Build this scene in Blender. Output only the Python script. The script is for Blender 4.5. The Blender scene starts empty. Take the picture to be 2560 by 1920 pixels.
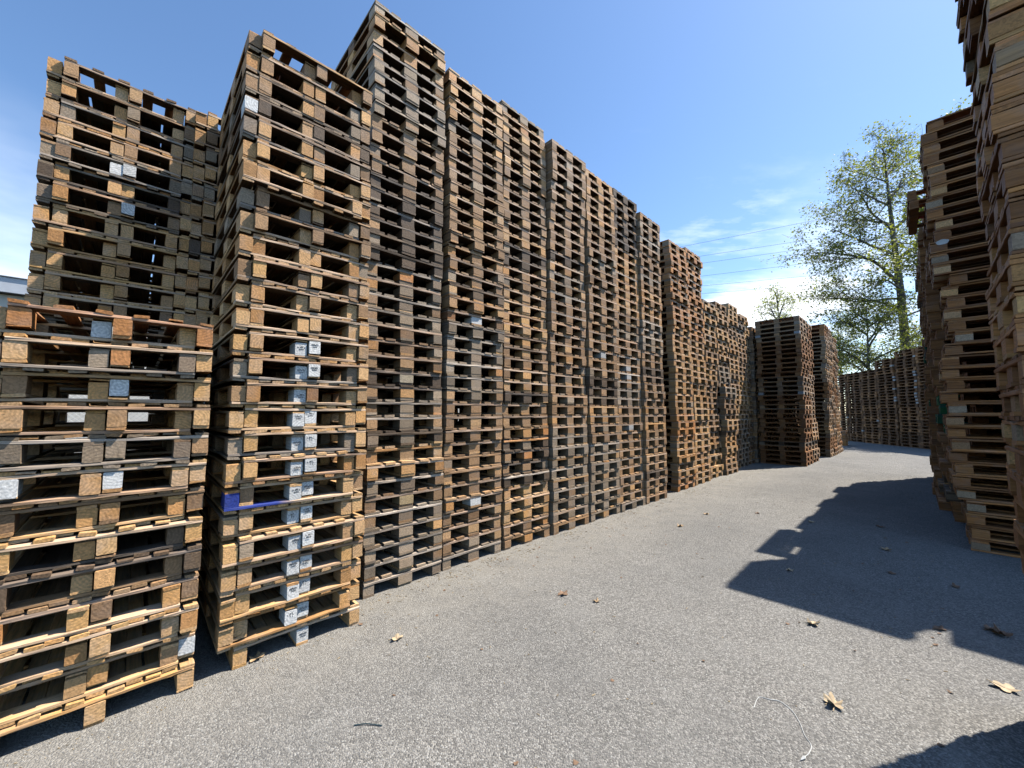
import bpy, bmesh, math, random
import numpy as np
from mathutils import Vector, Matrix, Euler
R=math.radians
rnd=random.Random(7)
nr=np.random.default_rng(7)
C=bpy.context.scene.collection
sc=bpy.context.scene

# ---------------------------------------------------------------- lane frame
AZ=R(46)                       # heading of the pallet walls, to the right of the view
ROT=R(90)-AZ
U=Vector((math.sin(AZ),math.cos(AZ),0)); N=Vector((math.cos(AZ),-math.sin(AZ),0))
def P(s,t,z=0): return U*s+N*t+Vector((0,0,z))
H=1.6; F=980.0; PITCH=math.atan(73/980)
def ray(px,py):
    x=px-1280; u=960-py
    return Vector((x,F*math.cos(PITCH)-u*math.sin(PITCH),u*math.cos(PITCH)+F*math.sin(PITCH)))
def ground(px,py):
    r=ray(px,py); return r*(-H/r.z)+Vector((0,0,H))

# ---------------------------------------------------------------- helpers
def tag(o,label=None,cat=None,group=None,kind=None):
    if label: o['label']=label
    if cat: o['category']=cat
    if group: o['group']=group
    if kind: o['kind']=kind
    return o
def mesh(name,V,Fc,mat=None,tint=None,gax=None,smooth=False):
    me=bpy.data.meshes.new(name); me.from_pydata([tuple(v) for v in V],[],Fc)
    if tint is not None:
        a=me.color_attributes.new('tint','FLOAT_COLOR','POINT')
        arr=np.ones((len(V),4),dtype=np.float32); arr[:,:3]=tint; a.data.foreach_set('color',arr.ravel())
    if gax is not None:
        a=me.attributes.new('gax','FLOAT','POINT'); a.data.foreach_set('value',np.asarray(gax,dtype=np.float32))
    if smooth: me.polygons.foreach_set('use_smooth',[True]*len(me.polygons))
    if mat: me.materials.append(mat)
    me.update(); return me
def link(name,me,parent=None,loc=(0,0,0),rot=(0,0,0)):
    o=bpy.data.objects.new(name,me); C.objects.link(o); o.location=loc; o.rotation_euler=rot
    if parent: o.parent=parent
    return o

# ---------------------------------------------------------------- materials
def newmat(name):
    m=bpy.data.materials.new(name); m.use_nodes=True; nt=m.node_tree; b=nt.nodes['Principled BSDF']
    return m,nt,b
class G:
    def __init__(s,nt): s.nt=nt
    def n(s,t,**k):
        x=s.nt.nodes.new(t)
        for a,b in k.items(): setattr(x,a,b)
        return x
    def l(s,a,b): s.nt.links.new(a,b)
    def math(s,op,a,b=None,clamp=False):
        x=s.n('ShaderNodeMath',operation=op); x.use_clamp=clamp
        for i,v in enumerate((a,b)):
            if v is None: continue
            if isinstance(v,(int,float)): x.inputs[i].default_value=v
            else: s.l(v,x.inputs[i])
        return x.outputs[0]
    def mix(s,f,a,b,blend='MIX'):
        x=s.n('ShaderNodeMix',data_type='RGBA',blend_type=blend)
        for i,v in ((0,f),(6,a),(7,b)):
            if isinstance(v,(int,float)): x.inputs[i].default_value=v
            elif isinstance(v,tuple): x.inputs[i].default_value=(v+(1,))[:4]
            else: s.l(v,x.inputs[i])
        return x.outputs[2]
    def vm(s,op,a,b):
        x=s.n('ShaderNodeVectorMath',operation=op)
        for i,v in enumerate((a,b)):
            if isinstance(v,tuple): x.inputs[i].default_value=v
            else: s.l(v,x.inputs[i])
        return x.outputs[0]
    def noise(s,vec,scale,detail=2,rough=.5):
        x=s.n('ShaderNodeTexNoise'); x.inputs['Scale'].default_value=scale; x.inputs['Detail'].default_value=detail
        x.inputs['Roughness'].default_value=rough
        if vec is not None: s.l(vec,x.inputs['Vector'])
        return x.outputs['Fac']
    def ramp(s,f,*st):
        x=s.n('ShaderNodeMapRange'); x.clamp=True
        s.l(f,x.inputs[0])
        for i,v in enumerate(st): x.inputs[i+1].default_value=v
        return x.outputs[0]

def wood_material(name,single=True):
    m,nt,b=newmat(name); g=G(nt)
    tc=g.n('ShaderNodeTexCoord'); oi=g.n('ShaderNodeObjectInfo')
    at=g.n('ShaderNodeAttribute',attribute_name='tint'); gx=g.n('ShaderNodeAttribute',attribute_name='gax')
    vec=tc.outputs['Object']
    if single:
        r=g.math('MULTIPLY',oi.outputs['Random'],41.0)
        cb=g.n('ShaderNodeCombineXYZ')
        for i in range(3): g.l(r,cb.inputs[i])
        vec=g.vm('ADD',vec,cb.outputs[0])
    sv=g.mix(gx.outputs['Fac'],(4,75,75),(75,4,75))
    gv=g.vm('MULTIPLY',vec,sv)
    n1=g.noise(gv,1.0,3,.6)
    n2=g.noise(vec,7.0,3,.6)
    n3=g.noise(vec,38.0,2,.6)
    base=g.mix(1.0,at.outputs['Color'],oi.outputs['Color'],'MULTIPLY')
    k1=g.ramp(n1,.3,.7,.70,1.18)
    cbk=g.n('ShaderNodeCombineXYZ')
    for i in range(3): g.l(k1,cbk.inputs[i])
    c=g.mix(1.0,base,cbk.outputs[0],'MULTIPLY')
    # grey weathering follows its own patches; dirt blotches
    w=g.ramp(n2,.46,.72,0,.32)
    hsv=g.n('ShaderNodeHueSaturation'); hsv.inputs['Saturation'].default_value=.35; hsv.inputs['Value'].default_value=.8; g.l(c,hsv.inputs['Color'])
    c=g.mix(w,c,hsv.outputs[0])
    d=g.ramp(n3,.62,.76,0,.26)
    c=g.mix(d,c,(.03,.024,.018))
    # growth rings on the sawn ends
    nsp=g.n('ShaderNodeSeparateXYZ'); g.l(tc.outputs['Normal'],nsp.inputs[0])
    endf=g.ramp(g.math('ADD',g.math('MULTIPLY',g.math('ABSOLUTE',nsp.outputs[1]),gx.outputs['Fac']),g.math('MULTIPLY',g.math('ABSOLUTE',nsp.outputs[0]),g.math('SUBTRACT',1.0,gx.outputs['Fac']))),.7,.95,0,.75)
    wv=g.n('ShaderNodeTexWave',wave_type='RINGS',rings_direction='Y'); wv.inputs['Scale'].default_value=20; wv.inputs['Distortion'].default_value=2.5; wv.inputs['Detail'].default_value=2; wv.inputs['Detail Scale'].default_value=1.2
    if single:
        oc=g.n('ShaderNodeCombineXYZ'); g.l(g.math('SUBTRACT',g.math('MULTIPLY',oi.outputs['Random'],.16),.08),oc.inputs[0]); g.l(g.math('SUBTRACT',g.math('MULTIPLY',g.math('FRACT',g.math('MULTIPLY',oi.outputs['Random'],7.3)),.2),.14),oc.inputs[2])
        g.l(g.vm('ADD',tc.outputs['Object'],oc.outputs[0]),wv.inputs['Vector'])
    else: g.l(vec,wv.inputs['Vector'])
    rg=g.ramp(wv.outputs['Fac'],0,1,.78,1.08); cr=g.n('ShaderNodeCombineXYZ')
    for i in range(3): g.l(rg,cr.inputs[i])
    c=g.mix(endf,c,g.mix(1.0,c,cr.outputs[0],'MULTIPLY'))
    # chipboard look where the object's alpha is low
    chip=g.math('SUBTRACT',1.0,oi.outputs['Alpha'],True) if single else None
    bumpsrc=n1
    if single:
        vo=g.n('ShaderNodeTexVoronoi'); vo.inputs['Scale'].default_value=115; g.l(vec,vo.inputs['Vector'])
        kk=g.ramp(vo.outputs['Color'],0,1,.66,1.25)
        cc=g.n('ShaderNodeCombineXYZ')
        for i in range(3): g.l(kk,cc.inputs[i])
        c2=g.mix(1.0,base,cc.outputs[0],'MULTIPLY')
        c=g.mix(chip,c,c2)
        bumpsrc=g.math('ADD',n1,g.math('MULTIPLY',chip,kk))
    g.l(c,b.inputs['Base Color']); b.inputs['Roughness'].default_value=.72
    try: b.inputs['Specular IOR Level'].default_value=.3
    except: pass
    bp=g.n('ShaderNodeBump'); bp.inputs['Strength'].default_value=.7; bp.inputs['Distance'].default_value=.003
    g.l(bumpsrc,bp.inputs['Height']); g.l(bp.outputs[0],b.inputs['Normal'])
    return m
WOOD=wood_material('weathered_wood'); WOODS=wood_material('stacked_wood',False)

def plain(name,col,rough=.8,nscale=6,var=.25,bump=0,metal=0):
    m,nt,b=newmat(name); g=G(nt); tc=g.n('ShaderNodeTexCoord')
    n=g.noise(tc.outputs['Object'],nscale,4,.6)
    c=g.mix(g.ramp(n,.3,.7,0,1),tuple(x*(1-var) for x in col),tuple(min(1,x*(1+var)) for x in col))
    g.l(c,b.inputs['Base Color']); b.inputs['Roughness'].default_value=rough; b.inputs['Metallic'].default_value=metal
    if bump:
        bp=g.n('ShaderNodeBump'); bp.inputs['Strength'].default_value=bump; bp.inputs['Distance'].default_value=.01
        g.l(n,bp.inputs['Height']); g.l(bp.outputs[0],b.inputs['Normal'])
    return m
INK=plain('stamp_ink',(.05,.05,.055),.8,90,.5)
TWINE=plain('white_twine',(.58,.57,.54),.7)

def asphalt_material():
    m,nt,b=newmat('asphalt'); g=G(nt); tc=g.n('ShaderNodeTexCoord'); v=tc.outputs['Object']
    vo=g.n('ShaderNodeTexVoronoi'); vo.inputs['Scale'].default_value=118; g.l(v,vo.inputs['Vector'])
    sx=g.n('ShaderNodeSeparateColor'); g.l(vo.outputs['Color'],sx.inputs[0])
    vo2=g.n('ShaderNodeTexVoronoi'); vo2.inputs['Scale'].default_value=42; g.l(v,vo2.inputs['Vector'])
    sx2=g.n('ShaderNodeSeparateColor'); g.l(vo2.outputs['Color'],sx2.inputs[0])
    fine=g.noise(v,190,2,.7); mid=g.noise(v,4.5,4,.65); big=g.noise(v,.55,4,.6)
    k=g.math('POWER',sx.outputs[0],1.5)
    c=g.mix(k,(.135,.126,.113),(.41,.383,.342))
    st=g.ramp(sx.outputs[1],.93,.96,0,.8)
    c=g.mix(st,c,(.50,.48,.44))
    c=g.mix(g.ramp(fine,.35,.65,0,.35),c,(.12,.117,.11))
    c=g.mix(g.ramp(mid,.35,.75,0,.22),c,(.27,.258,.24))
    c=g.mix(g.ramp(big,.42,.62,0,.30),c,(.13,.127,.122))
    big2=g.noise(v,1.7,5,.7); c=g.mix(g.ramp(big2,.5,.7,0,.30),c,(.33,.315,.285))
    rv0=g.n('ShaderNodeVectorRotate'); rv0.rotation_type='Z_AXIS'; rv0.inputs['Angle'].default_value=-ROT; g.l(v,rv0.inputs['Vector'])
    sy=g.n('ShaderNodeSeparateXYZ'); g.l(rv0.outputs[0],sy.inputs[0])
    dust=g.math('MULTIPLY',g.ramp(g.math('ADD',sy.outputs[1],g.math('MULTIPLY',mid,.9)),2.6,3.9,0,.55),g.ramp(mid,.3,.55,.4,1))
    c=g.mix(dust,c,(.36,.325,.27))
    # scuff lines running along the lane
    rv=g.n('ShaderNodeVectorRotate'); rv.rotation_type='Z_AXIS'; rv.inputs['Angle'].default_value=-ROT; g.l(v,rv.inputs['Vector'])
    sv=g.vm('MULTIPLY',rv.outputs[0],(.5,7,1))
    sc_=g.noise(sv,1.0,5,.7)
    sf=g.math('MULTIPLY',g.ramp(sc_,.61,.70,0,.55),g.ramp(fine,.45,.6,0,1))
    c=g.mix(sf,c,(.38,.36,.33))
    g.l(c,b.inputs['Base Color']); b.inputs['Roughness'].default_value=.92
    try: b.inputs['Specular IOR Level'].default_value=.3
    except: pass
    hh=g.math('ADD',g.math('MULTIPLY',sx.outputs[0],.8),g.math('MULTIPLY',vo.outputs['Distance'],-1.2))
    bp=g.n('ShaderNodeBump'); bp.inputs['Strength'].default_value=1; bp.inputs['Distance'].default_value=.006
    g.l(hh,bp.inputs['Height']); g.l(bp.outputs[0],b.inputs['Normal'])
    return m

# ---------------------------------------------------------------- camera, sun, sky
cam=bpy.data.cameras.new('camera'); co=bpy.data.objects.new('camera',cam); C.objects.link(co); sc.camera=co
cam.sensor_width=36; cam.lens=F/2560*36; cam.clip_start=.05; cam.clip_end=3000
co.location=(0,0,H); co.rotation_euler=(R(90)+PITCH,0,0)
SD=(U*.59+N*.30+Vector((0,0,1))).normalized()
el=math.asin(SD.z); saz=math.atan2(SD.x,SD.y)
sun=bpy.data.lights.new('sun','SUN'); so=bpy.data.objects.new('sun',sun); C.objects.link(so)
sun.energy=5.0; sun.angle=R(.53); sun.color=(1,.955,.88)
so.rotation_euler=SD.to_track_quat('Z','Y').to_euler(); so.location=P(10,10,20)
w=bpy.data.worlds.new('World'); sc.world=w; w.use_nodes=True; nt=w.node_tree; g=G(nt)
bg=nt.nodes['Background']; sky=g.n('ShaderNodeTexSky'); sky.sky_type='NISHITA'; sky.sun_disc=False
sky.sun_elevation=el; sky.sun_rotation=saz; sky.altitude=200; sky.air_density=1.0; sky.dust_density=.35; sky.ozone_density=2.2
geo=g.n('ShaderNodeNewGeometry'); tcw=g.n('ShaderNodeTexCoord'); D=tcw.outputs['Generated']
sp=g.n('ShaderNodeSeparateXYZ'); g.l(D,sp.inputs[0])
zz=g.math('ADD',g.math('MAXIMUM',sp.outputs[2],0.0),.08)
pv=g.n('ShaderNodeCombineXYZ'); g.l(g.math('DIVIDE',sp.outputs[0],zz),pv.inputs[0]); g.l(g.math('DIVIDE',sp.outputs[1],zz),pv.inputs[1])
svx=g.vm('MULTIPLY',pv.outputs[0],(.55,1.0,1))
cl1=g.noise(svx,2.4,8,.6); cl2=g.noise(pv.outputs[0],.8,5,.55)
def lobe(px,py,w1,w2,az_=1.0):
    d=ray(px,py).normalized(); q=g.vm('SUBTRACT',D,tuple(d)); q=g.vm('MULTIPLY',q,(1,1,az_))
    x=g.n('ShaderNodeVectorMath',operation='LENGTH'); g.l(q,x.inputs[0])
    x2=g.n('ShaderNodeMapRange',interpolation_type='SMOOTHSTEP'); g.l(x.outputs['Value'],x2.inputs[0]); x2.inputs[1].default_value=w2; x2.inputs[2].default_value=w1; x2.inputs[3].default_value=0; x2.inputs[4].default_value=1
    return x2.outputs[0]
def cl(mask,src,k,th,gain,mx):
    v=g.math('SUBTRACT',g.math('ADD',src,g.math('MULTIPLY',mask,k)),th)
    return g.math('MULTIPLY',g.math('MULTIPLY',g.math('MULTIPLY',v,gain,True),mx),mask)
c1=cl(lobe(1890,768,.08,.44,4.6),cl1,.33,.62,5,1.0)
c2=cl(lobe(1800,640,.08,.34,1.6),cl1,.16,.66,5,.55)
c3=cl(lobe(-60,600,.06,.34,1.2),cl2,.26,.62,2.2,.75)
c4=cl(lobe(1780,380,.05,.35,1.0),cl1,.12,.66,3,.22)
c5=cl(lobe(2330,700,.15,.50,1.6),cl1,.28,.60,3,.6)
tot=g.math('MAXIMUM',g.math('MAXIMUM',c1,c2),g.math('MAXIMUM',c3,g.math('MAXIMUM',c4,c5)))
hs=g.n('ShaderNodeHueSaturation'); hs.inputs['Saturation'].default_value=1.1; g.l(sky.outputs[0],hs.inputs['Color'])
skc=g.mix(tot,hs.outputs[0],(7.2,7.6,8.1))
g.l(skc,bg.inputs[0]); bg.inputs[1].default_value=.137
sc.view_settings.view_transform='Standard'; sc.view_settings.look='None'; sc.view_settings.exposure=.74; sc.view_settings.gamma=1
sc.cycles.use_denoising=True
sc.cycles.max_bounces=6; sc.cycles.diffuse_bounces=0; sc.cycles.transparent_max_bounces=4

# ---------------------------------------------------------------- ground
def sheet(name,pts,z,mat):
    me=mesh(name,[(p[0],p[1],z) for p in pts],[tuple(range(len(pts)))],mat); o=link(name,me); o['kind']='structure'; return o
DIRT=plain('dry_grass_soil',(.12,.11,.06),.95,3,.4)
sheet('ground',[(-900,-900),(900,-900),(900,900),(-900,900)],-.004,DIRT)
a=[P(-14,-13),P(60,-13),P(60,12),P(-14,12)]
sheet('asphalt_yard',[a[3],a[2],a[1],a[0]],0,asphalt_material())

# ---------------------------------------------------------------- pallet parts
def beam(c,L,W,T,axis,seg=4,jit=.0015,bev=.003,chips=0,rn=rnd):
    """board: length L along axis (0=x,1=y), width W across, thickness T up; returns verts, faces"""
    hw,ht=W/2,T/2; b=min(bev,hw*.4,ht*.4)
    prof=[(-hw+b,-ht),(hw-b,-ht),(hw,-ht+b),(hw,ht-b),(hw-b,ht),(-hw+b,ht),(-hw,ht-b),(-hw,-ht+b)]
    V=[];Fc=[]
    bow=rn.uniform(-1,1)*jit*1.5; tw=rn.uniform(-1,1)*jit
    for i in range(seg+1):
        f=i/seg; l=(f-.5)*L
        if i in (0,seg): l+=rn.uniform(-1,1)*.003
        dz=bow*(1-(2*f-1)**2)
        ch=rn.random()<chips; side=rn.choice((0,1)); amt=rn.uniform(.004,.014)
        for j,(p,q) in enumerate(prof):
            pp=p+rn.uniform(-1,1)*jit*.7; qq=q+dz+rn.uniform(-1,1)*jit*.5+tw*(p/hw)*(2*f-1)
            if ch and ((side and j in (4,5,3)) or (not side and j in (0,1,2))): qq+=(-amt if side else amt)*(.6 if j in(2,3) else 1)
            V.append((c[0]+l,c[1]+pp,c[2]+qq) if axis==0 else (c[0]+pp,c[1]+l,c[2]+qq))
    for i in range(seg):
        for j in range(8):
            a0=i*8+j;a1=i*8+(j+1)%8; q=(a0,a1,a1+8,a0+8)
            Fc.append(q if axis==1 else q[::-1])
    e=tuple(range(8)); e2=tuple(range(seg*8,seg*8+8))
    Fc.append(e[::-1] if axis==1 else e); Fc.append(e2 if axis==1 else e2[::-1])
    # orientation fix
    return V,Fc
def fixn(me):
    bm=bmesh.new(); bm.from_mesh(me); bmesh.ops.recalc_face_normals(bm,faces=bm.faces); bm.to_mesh(me); bm.free()
def beam_mesh(name,L,W,T,axis,**k):
    V,Fc=beam((0,0,0),L,W,T,axis,**k); me=mesh(name,V,Fc,WOOD,np.ones((len(V),3)),[float(axis)]*len(V)); fixn(me); return me
def multi(name,lst,**k):
    V=[];Fc=[];T=[]
    for (c,L,W,Th,ax) in lst:
        v,f=beam(c,L,W,Th,ax,**k); o=len(V); V+=v; Fc+=[tuple(i+o for i in q) for q in f]
        base=rnd.uniform(.72,1.15); hue=rnd.uniform(-.06,.06)
        T+=[(base*(1+hue),base,base*(1-hue))]*len(v)
    me=mesh(name,V,Fc,WOOD,np.array(T),[float(lst[0][4])]*len(V)); fixn(me); return me
BW,BL=.8,1.2
TYPES={
 'open':dict(dx=[-.35,-.17,0,.17,.35],dw=[.08,.05,.08,.05,.08],bx=[-.35,0,.35],bw=[.1,.1,.1]),
 'euro':dict(dx=[-.3275,-.1775,0,.1775,.3275],dw=[.145,.10,.145,.10,.145],bx=[-.35,0,.35],bw=[.1,.145,.1]),
 'light':dict(dx=[-.367+.1468*i for i in range(6)],dw=[.066]*6,bx=[-.361,0,.361],bw=[.076,.076,.076]),
}
for k,T in TYPES.items():
    nv=7
    T['deck']=[multi('deck',[((x,0,.133),BL-.004,w_,.021,1) for x,w_ in zip(T['dx'],T['dw'])],seg=4,jit=.003,chips=.12) for _ in range(nv)]
    T['stringer']=[beam_mesh('stringer_board',BW-.003,.143,.0215,0,seg=8,jit=.0028,chips=(.2 if i%2 else .05)) for i in range(8)]
    if k=='light': T['deck']=[multi('deck',[((x,0,.1345),BL-.004,w_,.0175,1) for x,w_ in zip(T['dx'],T['dw'])],seg=4,jit=.003,chips=.15) for _ in range(nv)]
    if k=='light': T['stringer']=[beam_mesh('stringer_board',BW-.003,.098,.0175,0,seg=8,jit=.003,chips=(.25 if i%2 else .08)) for i in range(8)]
    T['block']=[[beam_mesh('block',.143,w_-.001,.0895 if k=='light' else .078,1,seg=2,jit=.002,bev=.004) for _ in range(5)] for w_ in T['bw']]
    T['bottom']=[[beam_mesh('bottom_board',BL-.004,w_,.0175 if k=='light' else .0215,1,seg=4,jit=.003,chips=.15) for _ in range(4)] for w_ in T['bw']]

PAL={'fresh':[(.66,.47,.27),(.60,.42,.22),(.70,.52,.32),(.56,.37,.19),(.62,.46,.29)],
     'tan':[(.50,.34,.19),(.46,.30,.16),(.53,.38,.23),(.42,.26,.13),(.48,.36,.24)],
     'brown':[(.31,.225,.155),(.34,.245,.165),(.29,.215,.155),(.38,.28,.19),(.25,.18,.125)],
     'grey':[(.29,.245,.195),(.34,.29,.235),(.24,.21,.175),(.38,.33,.275),(.27,.225,.185)],
     'dark':[(.14,.108,.083),(.105,.084,.066),(.17,.132,.10),(.125,.10,.082)],
     'unlit_umber':[(.30,.165,.078),(.26,.14,.066),(.36,.205,.10),(.33,.19,.095),(.23,.125,.062)],  # warm dark tone stands in for shade and bounced light on shaded stacks
     'unlit_dark':[(.15,.082,.042),(.12,.068,.036),(.18,.105,.055),(.10,.06,.035),(.165,.095,.05)],  # darker still: the back wall's shade is put into this colour
     'orange':[(.53,.30,.14),(.48,.26,.12),(.56,.34,.18),(.45,.25,.125)]}
for k_ in PAL:
    m_=(1.25,1.06,.85) if k_ in('grey','dark') else (1.34,1.07,.78)
    PAL[k_]=[tuple(a*b for a,b in zip(c,m_)) for c in PAL[k_]]
def pick(mixd,r=rnd):
    x=r.random()*sum(mixd.values())
    for k,v in mixd.items():
        x-=v
        if x<=0: return k
    return k
def pc(k,r=rnd):
    c=r.choice(PAL[k]); f=r.uniform(.82,1.2); f=min(f,.80/max(c)); return (c[0]*f,c[1]*f,c[2]*f)

# stamped marks on painted blocks: rows of short illegible strokes
def stamp_mesh():
    V=[];Fc=[]
    def q(x,z,w_,h_):
        o=len(V); y0,y1=-.0006,.0004
        for yy in (y0,y1):
            sk=rnd.uniform(-.002,.002)
            V.extend([(x,yy,z),(x+w_,yy,z+rnd.uniform(-.001,.001)),(x+w_+sk,yy,z+h_),(x+sk,yy,z+h_)])
        Fc.extend([(o,o+1,o+2,o+3),(o+7,o+6,o+5,o+4),(o,o+4,o+5,o+1),(o+1,o+5,o+6,o+2),(o+2,o+6,o+7,o+3),(o+3,o+7,o+4,o)])
    for row,(z,h_,n) in enumerate(((.002,.014,8),(-.012,.010,5))):
        x=-.024 if row==0 else -.013
        for i in range(n):
            if rnd.random()<.85: q(x,z+rnd.uniform(-.001,.001),rnd.uniform(.0016,.003),h_*rnd.uniform(.6,1))
            if rnd.random()<.55: q(x,z+rnd.choice((0,h_*.5,h_*.8)),rnd.uniform(.003,.005),.002)
            x+=.0062
    return mesh('stamp',V,Fc,INK)
STAMPS=[stamp_mesh() for _ in range(4)]

protoparts={}
def part(parent,name,me,loc,col,chip=1.0):
    o=bpy.data.objects.new(name,me); o.location=loc; o.parent=parent; o.color=(col[0],col[1],col[2],chip); C.objects.link(o); return o
ORD=['','first','second','third','fourth','fifth','sixth','seventh','eighth','ninth','tenth','eleventh','twelfth','thirteenth','fourteenth','fifteenth','sixteenth','seventeenth','eighteenth','nineteenth']
TENS=['','','twentieth','thirtieth','fortieth']; TEN=['','','twenty','thirty','forty']
def ordinal(n): 
    if n<20: return ORD[n]
    return TENS[n//10] if n%10==0 else TEN[n//10]+'-'+ORD[n%10]
LOOK={'unlit_dark':'dark brown','unlit_umber':'brown','fresh':'pale','tan':'tan','brown':'brown','grey':'grey weathered','dark':'blackened','orange':'orange-brown'}
count=[0]
def pallet(typ,loc,rz,flip,shade,label,opts=None):
    opts=opts or {}
    T=TYPES[typ]; count[0]+=1
    root=bpy.data.objects.new('wooden_pallet',None); C.objects.link(root); root.empty_display_size=.1
    tilt=opts.get('tilt',(rnd.uniform(-.002,.002),rnd.uniform(-.002,.002)))
    if flip: M=Matrix.Translation(Vector(loc)+Vector((0,0,.1435)))@Matrix.Rotation(rz,4,'Z')@Matrix.Rotation(math.pi,4,'Y')
    else: M=Matrix.Translation(loc)@Matrix.Rotation(rz,4,'Z')@Matrix.Rotation(tilt[0],4,'X')@Matrix.Rotation(tilt[1],4,'Y')
    root.matrix_world=M
    tag(root,label,'pallet','stacked wooden pallets')
    others={'unlit_dark':'unlit_dark','unlit_umber':'unlit_umber','fresh':'tan','tan':'fresh','brown':'tan','grey':'brown','dark':'grey','orange':'tan'}
    def cc():
        x=rnd.random()
        if x<.78: return pc(shade)
        if x<.93: return pc(others[shade])
        return pc(rnd.choice(('grey','brown','orange','fresh','tan') if shade!='unlit_umber' else ('unlit_umber','orange')))
    part(root,'deck',rnd.choice(T['deck']),(0,rnd.uniform(-.006,.006),0),pc(shade))
    for j,y in enumerate((-.551,0,.551) if typ=='light' else (-.5285,0,.5285)):
        c=cc(); me=rnd.choice(T['stringer'])
        if j==0:
            # bleached front edge board; sunlit brightness is also put into its paler colour
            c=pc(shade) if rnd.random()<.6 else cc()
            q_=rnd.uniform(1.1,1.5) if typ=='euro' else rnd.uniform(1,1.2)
            if rnd.random()<.8 and shade!='unlit_umber': mm=sum(c)/3; c=tuple((v*.7+mm*.32)*q_ for v in c); mx_=max(c); c=tuple(v*min(1,.74/mx_) for v in c)
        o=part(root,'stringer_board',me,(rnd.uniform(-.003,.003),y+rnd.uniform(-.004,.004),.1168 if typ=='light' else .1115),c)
        if opts.get('blue') and j==0:
            me2=me.copy(); a=me2.color_attributes['tint']
            for v in me2.vertices:
                if v.co.x>.08: a.data[v.index].color=(.04/c[0],.065/c[1],.30/c[2],1)
            o.data=me2; o['label']='front board with blue paint on its left third'
    for i,x in enumerate(T['bx']):
        for j,y in enumerate((-.5275,0,.5275)):
            c=cc(); chip=1.0
            if rnd.random()<.22: chip=.15; c=tuple(v*1.1 for v in pc(rnd.choice(('tan','brown','fresh') if shade in('fresh','tan','orange') else ('brown','grey','tan'))))
            lab=None
            # i counted in pallet space; flipped pallets mirror it
            side=(2-i) if flip else i
            wt=opts.get('white')
            if j==0 and wt and side in wt: w0=rnd.uniform(.74,.9); c=(w0*1.04,w0,w0*.93); chip=1.0; lab='white painted block'+(' with black stamp' if opts.get('stamp') else '')
            if j==0 and opts.get('blue') and side==0: c=(.035,.06,.30); chip=1.; lab='blue painted corner block'
            if j==0 and opts.get('cols') and side in opts['cols']: c=opts['cols'][side][0]; lab=opts['cols'][side][1]; chip=1.
            o=part(root,'block',rnd.choice(T['block'][i]),(x,y+rnd.uniform(-.006,.006),.063 if typ=='light' else .0615),c,chip)
            if rnd.random()<.12: o.rotation_euler=(0,0,rnd.uniform(-.05,.05))
            if lab: o['label']=lab
            if lab and opts.get('stamp') and 'white' in lab:
                st=part(o,'stamp',rnd.choice(STAMPS),(rnd.uniform(-.006,.006),-.0742,rnd.uniform(-.004,.02)*(-1 if flip else 1)),(1,1,1))
                if flip: st.rotation_euler=(0,math.pi,0)
        part(root,'bottom_board',rnd.choice(T['bottom'][i]),(x,0,.009 if typ=='light' else .0112),cc())
    return root

# ---------------------------------------------------------------- merged pallets (beyond the 300 individual ones)
def template(T,nx=5):
    bs=[];gx=[]
    def bx(c,h,ax): bs.append((c,h)); gx.append(ax)
    for x,w_ in zip(T['dx'],T['dw']): bx((x,0,.133),(w_/2,.598,.0105),1)
    for y in (-.5275,0,.5275): bx((0,y,.111),(.3985,.0715,.0107),0)
    for x,w_ in zip(T['bx'],T['bw']):
        for y in (-.5275,0,.5275): bx((x,y,.0613),(w_/2-.0005,.0715,.0388),1)
        bx((x,0,.0112),(w_/2,.598,.0107),1)
    V=[];Fc=[]
    sg=[(-1,-1,-1),(1,-1,-1),(1,1,-1),(-1,1,-1),(-1,-1,1),(1,-1,1),(1,1,1),(-1,1,1)]
    fs=[(0,3,2,1),(4,5,6,7),(0,1,5,4),(1,2,6,5),(2,3,7,6),(3,0,4,7)]
    for i,(c,h) in enumerate(bs):
        V+=[[c[k]+sg_[k]*h[k] for k in range(3)] for sg_ in sg]; Fc+=[[i*8+k for k in f] for f in fs]
    return np.array(V),np.array(Fc),np.array(gx,dtype=np.float32),len(bs)
TPL={k:template(v) for k,v in TYPES.items()}
MV=[];MF=[];MT=[];MG=[];moff=[0]; mcount=[0]
def mpallet(typ,s,t,z,ang,flip,shade,wide=1.0,front=None):
    """s,t lane position of centre; ang extra rotation"""
    V,Fc,gx,nb=TPL[typ]; V=V.copy(); V[:,0]*=wide
    V+=nr.uniform(-.0022,.0022,V.shape)
    if flip: V=V*np.array([-1,1,-1])+np.array([0,0,.1435])
    ca,sa=math.cos(ang),math.sin(ang)
    X=V[:,0]*ca-V[:,1]*sa+s; Y=V[:,0]*sa+V[:,1]*ca-t; Z=V[:,2]+z
    MV.append(np.stack([X,Y,Z],1)); MF.append(Fc+moff[0]); moff[0]+=len(V)
    cols=[]
    for i in range(nb):
        x=rnd.random(); k=shade if x<.78 else rnd.choice(('brown','brown','tan','grey')) if shade not in('unlit_umber','unlit_dark') else rnd.choice((shade,shade,'unlit_umber'))
        c=pc(k)
        if i==5 and shade not in('unlit_umber','unlit_dark') and rnd.random()<.8 and typ!='open': mm=sum(c)/3; c=tuple((v*.7+mm*.33)*1.35 for v in c); mx_=max(c); c=tuple(v*min(1,.74/mx_) for v in c)  # bleached front boards, with the sun's brightening put into their colour
        if front and i in front: c=front[i]
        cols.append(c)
    MT.append(np.repeat(np.array(cols),8,axis=0)); MG.append(np.repeat(gx,8)); mcount[0]+=1

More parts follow.
